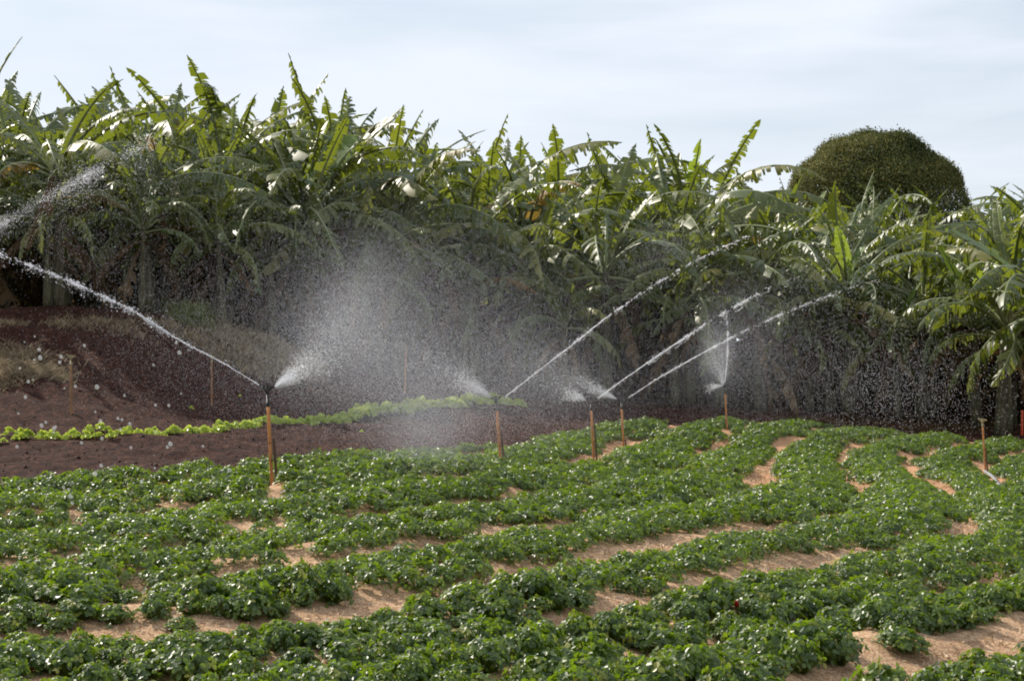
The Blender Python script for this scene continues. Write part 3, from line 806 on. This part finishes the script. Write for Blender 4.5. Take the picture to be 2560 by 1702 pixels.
def banana(px, d, hs, ytop, label, seed, young=0, extra=None, dry=4, rich=1.0):
    global nb
    r = random.Random(seed)
    x = (px - CX) / F * d; z = float(full_z([x], [d])[0])
    ht = CAMZ - (ytop - CY) / F * d - z
    sc = max(0.8, min(1.9, ht / 4.35)) * hs
    root = empty('banana_plant', (x, d, z), r.uniform(0, 6.28)); root.scale = (sc,) * 3
    tag(root, label, 'banana plant', 'banana plants behind the field')
    me, tp = stems[r.randrange(4)]
    obj('pseudostem', me, root)
    az = r.uniform(0, 6.28)
    plan = ([('youngspear' if r.random() < 0.15 else 'spear', 1)] + [('up', 1)] * (1 + (r.random() < .5)) + [('broken', 1)] * (r.random() < .25) + [('arch', 1)] * 4 + [('spread', 1)] * 4 + [('hang', 1)] * 2 + ([('tatter', 1)] * (2 + (r.random() < .5))) + ([('yellow', 1)] if dry and r.random() < 0.55 else []) + [('dry', 1)] * dry)
    if young: plan += [('youngbroad', 1)] * young
    for kind, q in plan:
        az += 2.4 + r.uniform(-0.4, 0.4)
        p = pool[kind]; s = r.uniform(0.82, 1.12)
        off = {'dry': -r.uniform(-0.2, 1.3), 'hang': -0.15, 'spread': -0.05}.get(kind, 0.0)
        c = math.cos(az); sn = math.sin(az)
        nm = {'dry': 'dry_leaf', 'youngspear': 'young_leaf', 'youngbroad': 'young_leaf', 'yellow': 'yellow_leaf'}.get(kind, 'leaf')
        obj(nm, p[r.randrange(len(p))], root, (tp.x + 0.05 * c, tp.y + 0.05 * sn, tp.z + off), (r.uniform(-.40, .40), r.uniform(-.12, .26), az), (s, s * r.uniform(.85, 1.1), s))
    nb += 1
    return root
rows_d = [(58.0, 270, 0.60, 'low front fringe'), (61, 330, 0.74, 'half grown rank'), (59.5, 190, 0.86, 'front rank'), (64, 185, 0.93, 'second rank'), (69, 180, 0.99, 'third rank'), (75, 170, 1.0, 'back rank'), (82, 150, 1.0, 'rearmost rank')]
seed = 1
for ri, (dl_, step, hs, rk) in enumerate(rows_d):
    px = -260 + (ri % 2) * step * 0.5; nth = 0
    while px < 2840:
        d = dl_ + rng.normal(0, 0.8)
        # the grove edge lies nearer at the left mound top and farther at right
        d += np.interp(px, [-300, 300, 700, 1200, 1800, 2300, 2560, 2900], [-4.5, -3.0, 1.0, 4.5, 6.5, 7.5, 4.0, 2.0])
        pj = px + rng.normal(0, 22)
        yt = float(np.interp(pj, tlx, tly)) + rng.normal(8, 20) - 38 * np.clip((1200 - pj) / 300, 0, 1)
        if pj > -120: nth += 1
        where = f"{ordinal(nth)} from the left in the {rk}" if pj > -120 else f"just beyond the left edge in the {rk}"
        lab = f'banana plant with torn arching leaves, {where}'
        banana(pj, d * S, hs * rng.uniform(0.93, 1.05), yt, lab, seed, dry=(3 if ri < 2 else (4 if ri < 4 else 2)))
        seed += 1; px += step * rng.uniform(0.85, 1.15) * (0.68 if ri < 2 and px < 900 else 1.0)
# a few plants that stand out
banana(1400, 66 * S, 0.70, 470, 'smaller banana plant with broad lit yellow green leaves behind the second and third sprinklers', 901, young=3)
banana(2075, 67 * S, 0.74, 470, 'banana plant with one large bright green leaf raised right, below the round tree', 902, young=3)
banana(2440, 63 * S, 0.74, 470, 'banana plant with a glowing yellow green leaf near the right edge', 903, young=3)
banana(2640, 57 * S, 0.92, 460, 'banana plant nearest the field at right edge, its low leaves hanging over litter', 904, young=1, dry=0)
banana(770, 62 * S, 0.95, 240, 'tall banana plant with lit young leaves above the weeds on the mound', 905, young=2)
banana(2500, 60 * S, 0.80, 470, 'full leafed banana plant over the leaf litter at right, behind the dry sprinkler post', 906, young=1, dry=0)
print('banana plants', nb)
# dark undergrowth between the stems
n = 34000
uy = np.where(rng.random(n) < 0.4, rng.uniform(61, 80, n), rng.uniform(80, 88, n)); upx = rng.uniform(-250, 2800, n)
uy = (uy + np.interp(upx, [-300, 300, 700, 1200, 1800, 2300, 2560, 2900], [-4.5, -3.0, 1.0, 4.5, 6.5, 7.5, 4.0, 2.0])) * S
ux = (upx - CX) / F * uy
uyt = np.interp(upx, tlx, tly) + 190
utop = np.clip(CAMZ - (uyt - CY) / F * uy - full_z(ux, uy), 2.0, 6.5)
backb = uy > 80 * S + 1
uz = full_z(ux, uy) + np.where(backb, utop * rng.random(n) ** 0.9, 2.8 * rng.random(n) ** 1.3)
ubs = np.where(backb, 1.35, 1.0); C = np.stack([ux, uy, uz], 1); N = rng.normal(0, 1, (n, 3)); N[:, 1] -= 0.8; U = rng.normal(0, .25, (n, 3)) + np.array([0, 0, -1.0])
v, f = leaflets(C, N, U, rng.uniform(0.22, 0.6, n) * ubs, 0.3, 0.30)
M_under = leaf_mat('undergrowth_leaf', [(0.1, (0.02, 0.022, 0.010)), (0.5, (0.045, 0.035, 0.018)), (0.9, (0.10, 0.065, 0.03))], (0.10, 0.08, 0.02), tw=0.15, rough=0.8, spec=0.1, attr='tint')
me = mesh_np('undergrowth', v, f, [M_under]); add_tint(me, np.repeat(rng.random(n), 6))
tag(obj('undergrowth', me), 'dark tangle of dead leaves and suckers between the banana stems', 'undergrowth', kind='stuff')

# ------------------------------------------------------------------ round tree behind the grove
def round_tree():
    d = 110 * S; x = (2190 - CX) / F * d; z0 = float(full_z([x], [d])[0]); zc = CAMZ - (616 - CY) / F * d
    root = empty('round_tree', (x, d, z0)); tag(root, 'large round dense tree rising behind the banana grove at right', 'tree')
    hc = zc - z0; mb = MB()
    mb.ring_tube([(0, 0, -.2), (0.05, 0, hc * .3), (0, 0.05, hc * .7), (0, 0, hc)], [0.35, 0.28, 0.22, 0.12], 10)
    for k in range(7):
        a = k * 0.9; mb.ring_tube([(0, 0, hc * (.5 + .04 * k)), (1.2 * math.cos(a), 1.2 * math.sin(a), hc * .8), (2.4 * math.cos(a), 2.2 * math.sin(a), hc * 1.05)], [0.12, 0.08, 0.03], 6)
    mb.build('trunk', M_bark, root, True)
    r = np.random.default_rng(9)
    W = 256 * d / F; Hh = 296 * d / F
    n = 150000
    dirs = r.normal(0, 1, (n, 3)); dirs /= np.linalg.norm(dirs, axis=1, keepdims=True)
    dirs[:, 2] = np.where(dirs[:, 2] < -0.5, -dirs[:, 2], dirs[:, 2])
    lump = np.zeros(n); ltint = np.zeros(n)
    for q in range(34):
        c = r.normal(0, 1, 3); c /= np.linalg.norm(c); c[2] = abs(c[2])
        lt_ = r.normal(0, .35); near_ = ((dirs - c) ** 2).sum(1) < 0.16; ltint = np.where(near_, 0.5 * ltint + 0.5 * lt_, ltint)
        lump = np.maximum(lump, np.exp(-((dirs - c) ** 2).sum(1) / 0.06) * r.uniform(.03, .09))
    sh = (0.90 + lump + 0.018 * r.normal(0, 1, n)) * np.where(r.random(n) < 0.3, r.uniform(0.6, 0.95, n), 1.0) + np.where(r.random(n) < 0.10, 0.035 * r.random(n), 0)
    ds_ = dirs.copy(); ds_[:, 2] = np.sign(dirs[:, 2]) * np.abs(dirs[:, 2]) ** 0.93
    P = ds_ * sh[:, None] * np.array([W, W * 0.95, Hh])
    P = P + np.array([0, 0, hc])
    N = dirs + r.normal(0, .6, (n, 3)); U = np.array([0, 0, 1.0]) + dirs + r.normal(0, .5, (n, 3))
    v, f = leaflets(P, N, U, r.uniform(0.07, 0.15, n), 0.2, 0.45)
    me = mesh_np('crown', v, f, [M_tree])
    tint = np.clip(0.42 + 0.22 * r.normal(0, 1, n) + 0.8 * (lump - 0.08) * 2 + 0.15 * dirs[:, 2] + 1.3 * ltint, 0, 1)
    add_tint(me, np.repeat(tint, 6)); obj('crown', me, root)
round_tree()

# ------------------------------------------------------------------ water
TET = np.array([(1, 1, 1), (1, -1, -1), (-1, 1, -1), (-1, -1, 1)], float) / math.sqrt(3)
TF = np.array([(0, 1, 2), (0, 3, 1), (0, 2, 3), (1, 3, 2)])
def drops_mesh(name, P, R, mat, stretch=None):
    n = len(P); q = rng.normal(0, 1, (n, 4)); q /= np.linalg.norm(q, axis=1, keepdims=True)
    w, x, y, z = q.T
    Rm = np.stack([1 - 2 * (y * y + z * z), 2 * (x * y - z * w), 2 * (x * z + y * w), 2 * (x * y + z * w), 1 - 2 * (x * x + z * z), 2 * (y * z - x * w),
                   2 * (x * z - y * w), 2 * (y * z + x * w), 1 - 2 * (x * x + y * y)], 1).reshape(n, 3, 3)
    off = np.einsum('nij,kj->nki', Rm, TET) * np.asarray(R)[:, None, None]
    if stretch is not None:
        off = off + (off * stretch[:, None]).sum(2, keepdims=True) * stretch[:, None]
    v = (P[:, None] + off).reshape(-1, 3)
    f = ((np.arange(n) * 4)[:, None, None] + TF[None]).reshape(-1, 3)
    return mesh_np(name, v, f, [mat])
def ptw(px, py, d): return np.array([(px - CX) / F * d, d, CAMZ - (py - CY) / F * d])
def jet(label, path, d0, d1, r0, r1, n, pulse_seed, solid=0.3, spread=1.0, mat=None, rs=1.0):
    """a thrown stream: solid near the nozzle, breaking into pulses and drops"""
    pts = np.array([ptw(p[0], p[1], d0 + (d1 - d0) * i / (len(path) - 1)) for i, p in enumerate(path)])
    seg = np.concatenate([[0], np.cumsum(np.linalg.norm(np.diff(pts, axis=0), axis=1))]); Lt = seg[-1]
    def at(s): return np.stack([np.interp(s * Lt, seg, pts[:, k]) for k in range(3)], 1)
    root = empty('water_jet', pts[0]); tag(root, label, 'water jet', 'jets of water from the sprinklers')
    r = np.random.default_rng(pulse_seed)
    if solid > 0:
        s = np.linspace(0, solid, 40); P = at(s) + r.normal(0, 0.002, (40, 3)) * (1 + 3 * s[:, None])
        mb = MB(); mb.ring_tube([tuple(p - pts[0]) for p in P], [max(0.002, r0 * (0.40 + 0.5 * r.random()) * (1 + s_ * 1.0)) for s_ in s], 6)
        mb.build('stream', M_water, root, True)
    s = r.random(n) ** 0.8
    ph = r.random(60); pulse = np.interp(s * 59, np.arange(60), ph) * 0.6 + 0.5 * np.interp(s * 14, np.arange(15), r.random(15)) - 0.05
    # clumps: uneven density along the stream
    kp = r.random(n) < (0.06 + 1.9 * np.clip(pulse - 0.38, 0, 1) * (0.6 + 0.6 * s)) * np.clip((1.06 - s) * 1.3, 0, 1) ** 1.3
    s = s[kp]; m = len(s)
    T = at(np.clip(s + 0.01, 0, 1)) - at(s - 0.01); T /= np.linalg.norm(T, axis=1, keepdims=True)
    sig = (r0 + (r1 - r0) * s ** 0.9)[:, None] * spread
    P = at(s) + r.normal(0, 1, (m, 3)) * sig * np.where(r.random((m, 1)) < 0.25, 2.2, 0.75)
    P[:, 2] -= np.abs(r.normal(0, 1, m)) * sig[:, 0] * np.where(r.random(m) < 0.2, 3.0, 0.2)
    R = (0.002 + 0.0055 * r.random(m) ** 2) * (0.7 + 0.5 * s) * rs
    obj('broken_stream', drops_mesh('broken_stream', P - pts[0], R, mat or M_water, T * 1.6), root)
jet('long jet thrown to the left by the nearest sprinkler, breaking into white pulses', [(656, 967), (560, 908), (440, 845), (330, 775), (250, 738), (170, 700), (80, 665), (0, 635), (-80, 604), (-160, 578), (-240, 560)], 26 * S, 30 * S, 0.0065, 0.021, 21000, 1, 0.32)
jet('faint broad jet entering from the left edge in front of the banana leaves', [(-80, 610), (0, 560), (90, 508), (190, 455), (300, 392), (420, 332)], 22 * S, 27 * S, 0.022, 0.06, 34000, 2, 0, rs=0.52)
jet('long jet thrown up to the right by the second sprinkler in the middle', [(1262, 992), (1340, 932), (1430, 862), (1520, 790), (1620, 722), (1700, 672), (1790, 625), (1870, 590), (1950, 562)], 36 * S, 38 * S, 0.007, 0.019, 9500, 3, 0.4)
jet('jet thrown up to the right by the left post of the close pair', [(1494, 996), (1560, 947), (1640, 892), (1700, 852), (1760, 812), (1815, 778), (1880, 742), (1940, 712), (2000, 690)], 39 * S, 41 * S, 0.007, 0.020, 8000, 4, 0.4)
jet('lowest jet thrown to the right by the right post of the close pair', [(1571, 994), (1650, 942), (1760, 880), (1850, 832), (1960, 782), (2030, 755), (2130, 718), (2200, 700)], 46 * S, 48 * S, 0.007, 0.022, 7000, 5, 0.42)
jet('thin upright jet above the far sprinkler on the field crest', [(1812, 958), (1816, 920), (1819, 880), (1820, 830), (1816, 780)], 52 * S, 55 * S, 0.006, 0.018, 5000, 6, 0.75)
def fan(label, a, targets, d, n, size, seed_, mat=None):
    """short dense spray from the rear nozzle: cone of drops from a towards each target"""
    r = np.random.default_rng(seed_); Ps, Rs = [], []
    for (tx, ty, wpx, ddep, share) in targets:
        m = int(n * share); s = r.random(m) ** 1.5 * (0.45 + 0.85 * r.random(m))
        A = ptw(a[0], a[1], d); B = ptw(tx, ty, d + ddep); w = wpx * d / F
        P = A + (B - A) * s[:, None]
        streak = np.round(r.random(m) * 9) / 9 - 0.5
        off = r.normal(0, 0.30, m) + streak * 0.9
        per = np.cross(B - A, [0, 1, 0]); per /= np.linalg.norm(per)
        P = P + per * (off * w * s ** 0.9)[:, None] + np.array([0, 1, 0]) * (r.normal(0, .5, m) * w * s)[:, None]
        P[:, 2] -= 0.15 * w * s ** 2
        m_ = 1; Ps.append(P); Rs.append(size * (0.4 + r.random(m)) * (0.8 + 0.8 * s))
    P = np.concatenate(Ps)
    tag(obj('spray_fan', drops_mesh('spray_fan', P, np.concatenate(Rs), mat or M_water)), label, 'spray', 'spray fans', kind='stuff')
fan('short bright spray fan leaving the right side of the nearest sprinkler head', (683, 972), [(735, 940, 20, .05, .22), (790, 895, 60, .3, .30), (900, 800, 130, .8, .48)], 26 * S, 9000, 0.0034, 11)
fan('spray fan leaving the left side of the second sprinkler head', (1229, 994), [(1150, 944, 50, .2, .45), (1060, 890, 90, .5, .35), (960, 810, 110, .8, .2)], 36 * S, 6000, 0.0040, 12)
fan('small bright spray puff left of the left post of the pair', (1466, 1001), [(1415, 978, 34, .1, .7), (1370, 960, 50, .3, .3)], 39 * S, 2200, 0.0045, 13)
fan('spray fan thrown left between the close pair of sprinkler posts', (1542, 997), [(1455, 955, 36, .3, .45), (1340, 905, 80, 0.6, .3), (1200, 830, 110, 1.0, .25)], 46 * S, 3800, 0.0050, 14)
fan('small flat spray puff beside the far upright jet', (1808, 963), [(1772, 968, 14, .2, .35), (1790, 860, 70, .5, .65)], 52 * S, 3200, 0.0052, 15)
def mist(label, blobs, seed_, mat=M_mist, near_ground=True):
    """blobs: px, py, sigma_x px, sigma_y px, tilt deg, distance m, depth sigma m, count, drop radius"""
    r = np.random.default_rng(seed_); Ps, Rs = [], []
    for (px, py, sx_, sy_, tilt, d, sd, n, rad) in blobs:
        rad *= 0.36 if mat is M_mist else 0.55; n = int(n * (3.3 if mat is M_mist else 1.6))
        c = ptw(px, py, d); u = r.normal(0, 1, n) * sx_; w = r.normal(0, 1, n) * sy_; t_ = R_(tilt)
        dx_ = (u * math.cos(t_) - w * math.sin(t_)) * d / F; dz_ = (u * math.sin(t_) + w * math.cos(t_)) * d / F
        P = np.stack([c[0] + dx_, c[1] + r.normal(0, sd, n), c[2] + dz_], 1)
        g = full_z(P[:, 0], P[:, 1]); P = P[P[:, 2] > g + 0.03]
        Ps.append(P); Rs.append(rad * (0.45 + 1.1 * r.random(len(P)) ** 1.5))
    P = np.concatenate(Ps)
    st = np.zeros_like(P); st[:, 2] = 1.3
    tag(obj('spray_mist', drops_mesh('spray_mist', P, np.concatenate(Rs), mat, st)), label, 'mist', 'drifting spray mist', kind='stuff')
mist('bright grey mist cloud between the nearest and the second sprinkler', [
    (890, 830, 115, 95, 0, 20, 1.0, 30000, 0.0034), (850, 790, 45, 110, -35, 19.5, .8, 11000, 0.0032), (1010, 930, 160, 80, -25, 21.5, 1.2, 34000, 0.0034),
    (930, 960, 200, 75, 0, 21.5, 1.5, 28000, 0.0034), (1060, 1080, 75, 55, 0, 21, 1.0, 20000, 0.0032), (950, 700, 120, 90, 0, 21, 1.2, 13000, 0.0034)], 21)
mist('mist drifting behind the second sprinkler and the close pair', [
    (1220, 850, 150, 90, -20, 25, 1.5, 22000, 0.0038), (1160, 700, 170, 110, 0, 26, 1.5, 12000, 0.0042), (1360, 930, 110, 60, -20, 27, 1.5, 14000, 0.0040), (1250, 1000, 190, 60, 0, 25, 2, 17000, 0.0038),
    (1500, 830, 180, 120, 0, 28, 2, 9000, 0.0045)], 22)
mist('mist curtain around the far upright jet', [(1790, 880, 26, 55, 0, 36, .4, 7000, 0.0050), (1860, 860, 60, 90, 0, 36.5, 1, 8000, 0.0055), (1930, 900, 110, 110, 0, 37, 1.5, 9000, 0.0055), (1740, 950, 120, 60, 0, 36.5, 1.5, 6000, 0.0052), (1660, 620, 90, 40, 30, 28, 1, 2500, 0.0050)], 23)
mist('coarse glittering drops falling in front of the dark stems at right', [(2150, 890, 150, 120, 0, 34, 2, 6500, 0.0052), (1950, 700, 170, 50, 20, 33, 2, 3000, 0.0045), (2250, 980, 130, 60, 0, 34, 2, 3600, 0.0055)], 24, M_water)
mist('coarse drops falling in front of the mound and left banana leaves', [(560, 800, 130, 110, 0, 20, 1.5, 4200, 0.0040), (420, 900, 160, 90, 0, 20, 1.5, 2600, 0.0038), (350, 450, 170, 55, 25, 18, 1.5, 2600, 0.0042), (250, 650, 180, 50, -30, 19, 1, 1500, 0.0042), (750, 620, 160, 120, 0, 20, 1.5, 4000, 0.0042)], 25)
# large drops falling close to the camera side at lower left
n = 56
bx = rng.uniform(-10, 620, n); by = rng.uniform(840, 1260, n); bx = bx * (0.35 + 0.65 * rng.random(n))
Pd = np.array([ptw(a_, b_, rng.uniform(9, 13)) for a_, b_ in zip(bx, by)])
Pd = Pd[Pd[:, 2] > full_z(Pd[:, 0], Pd[:, 1]) + 0.2]
mb = MB()
vs, fs = [], []
for k, p in enumerate(Pd):
    rr = 0.006 + 0.008 * random.random()
    mb.ring_tube([p + np.array([0, 0, -rr]), p + np.array([0, 0, -rr * .7]), p, p + np.array([0, 0, rr * .7]), p + np.array([0, 0, rr])], [rr * .25, rr * .75, rr, rr * .7, rr * .2], 8)
tag(mb.build('water_drops', M_drop, None, True), 'large pale water drops falling at lower left in front of the dark soil', 'water drops', kind='stuff')
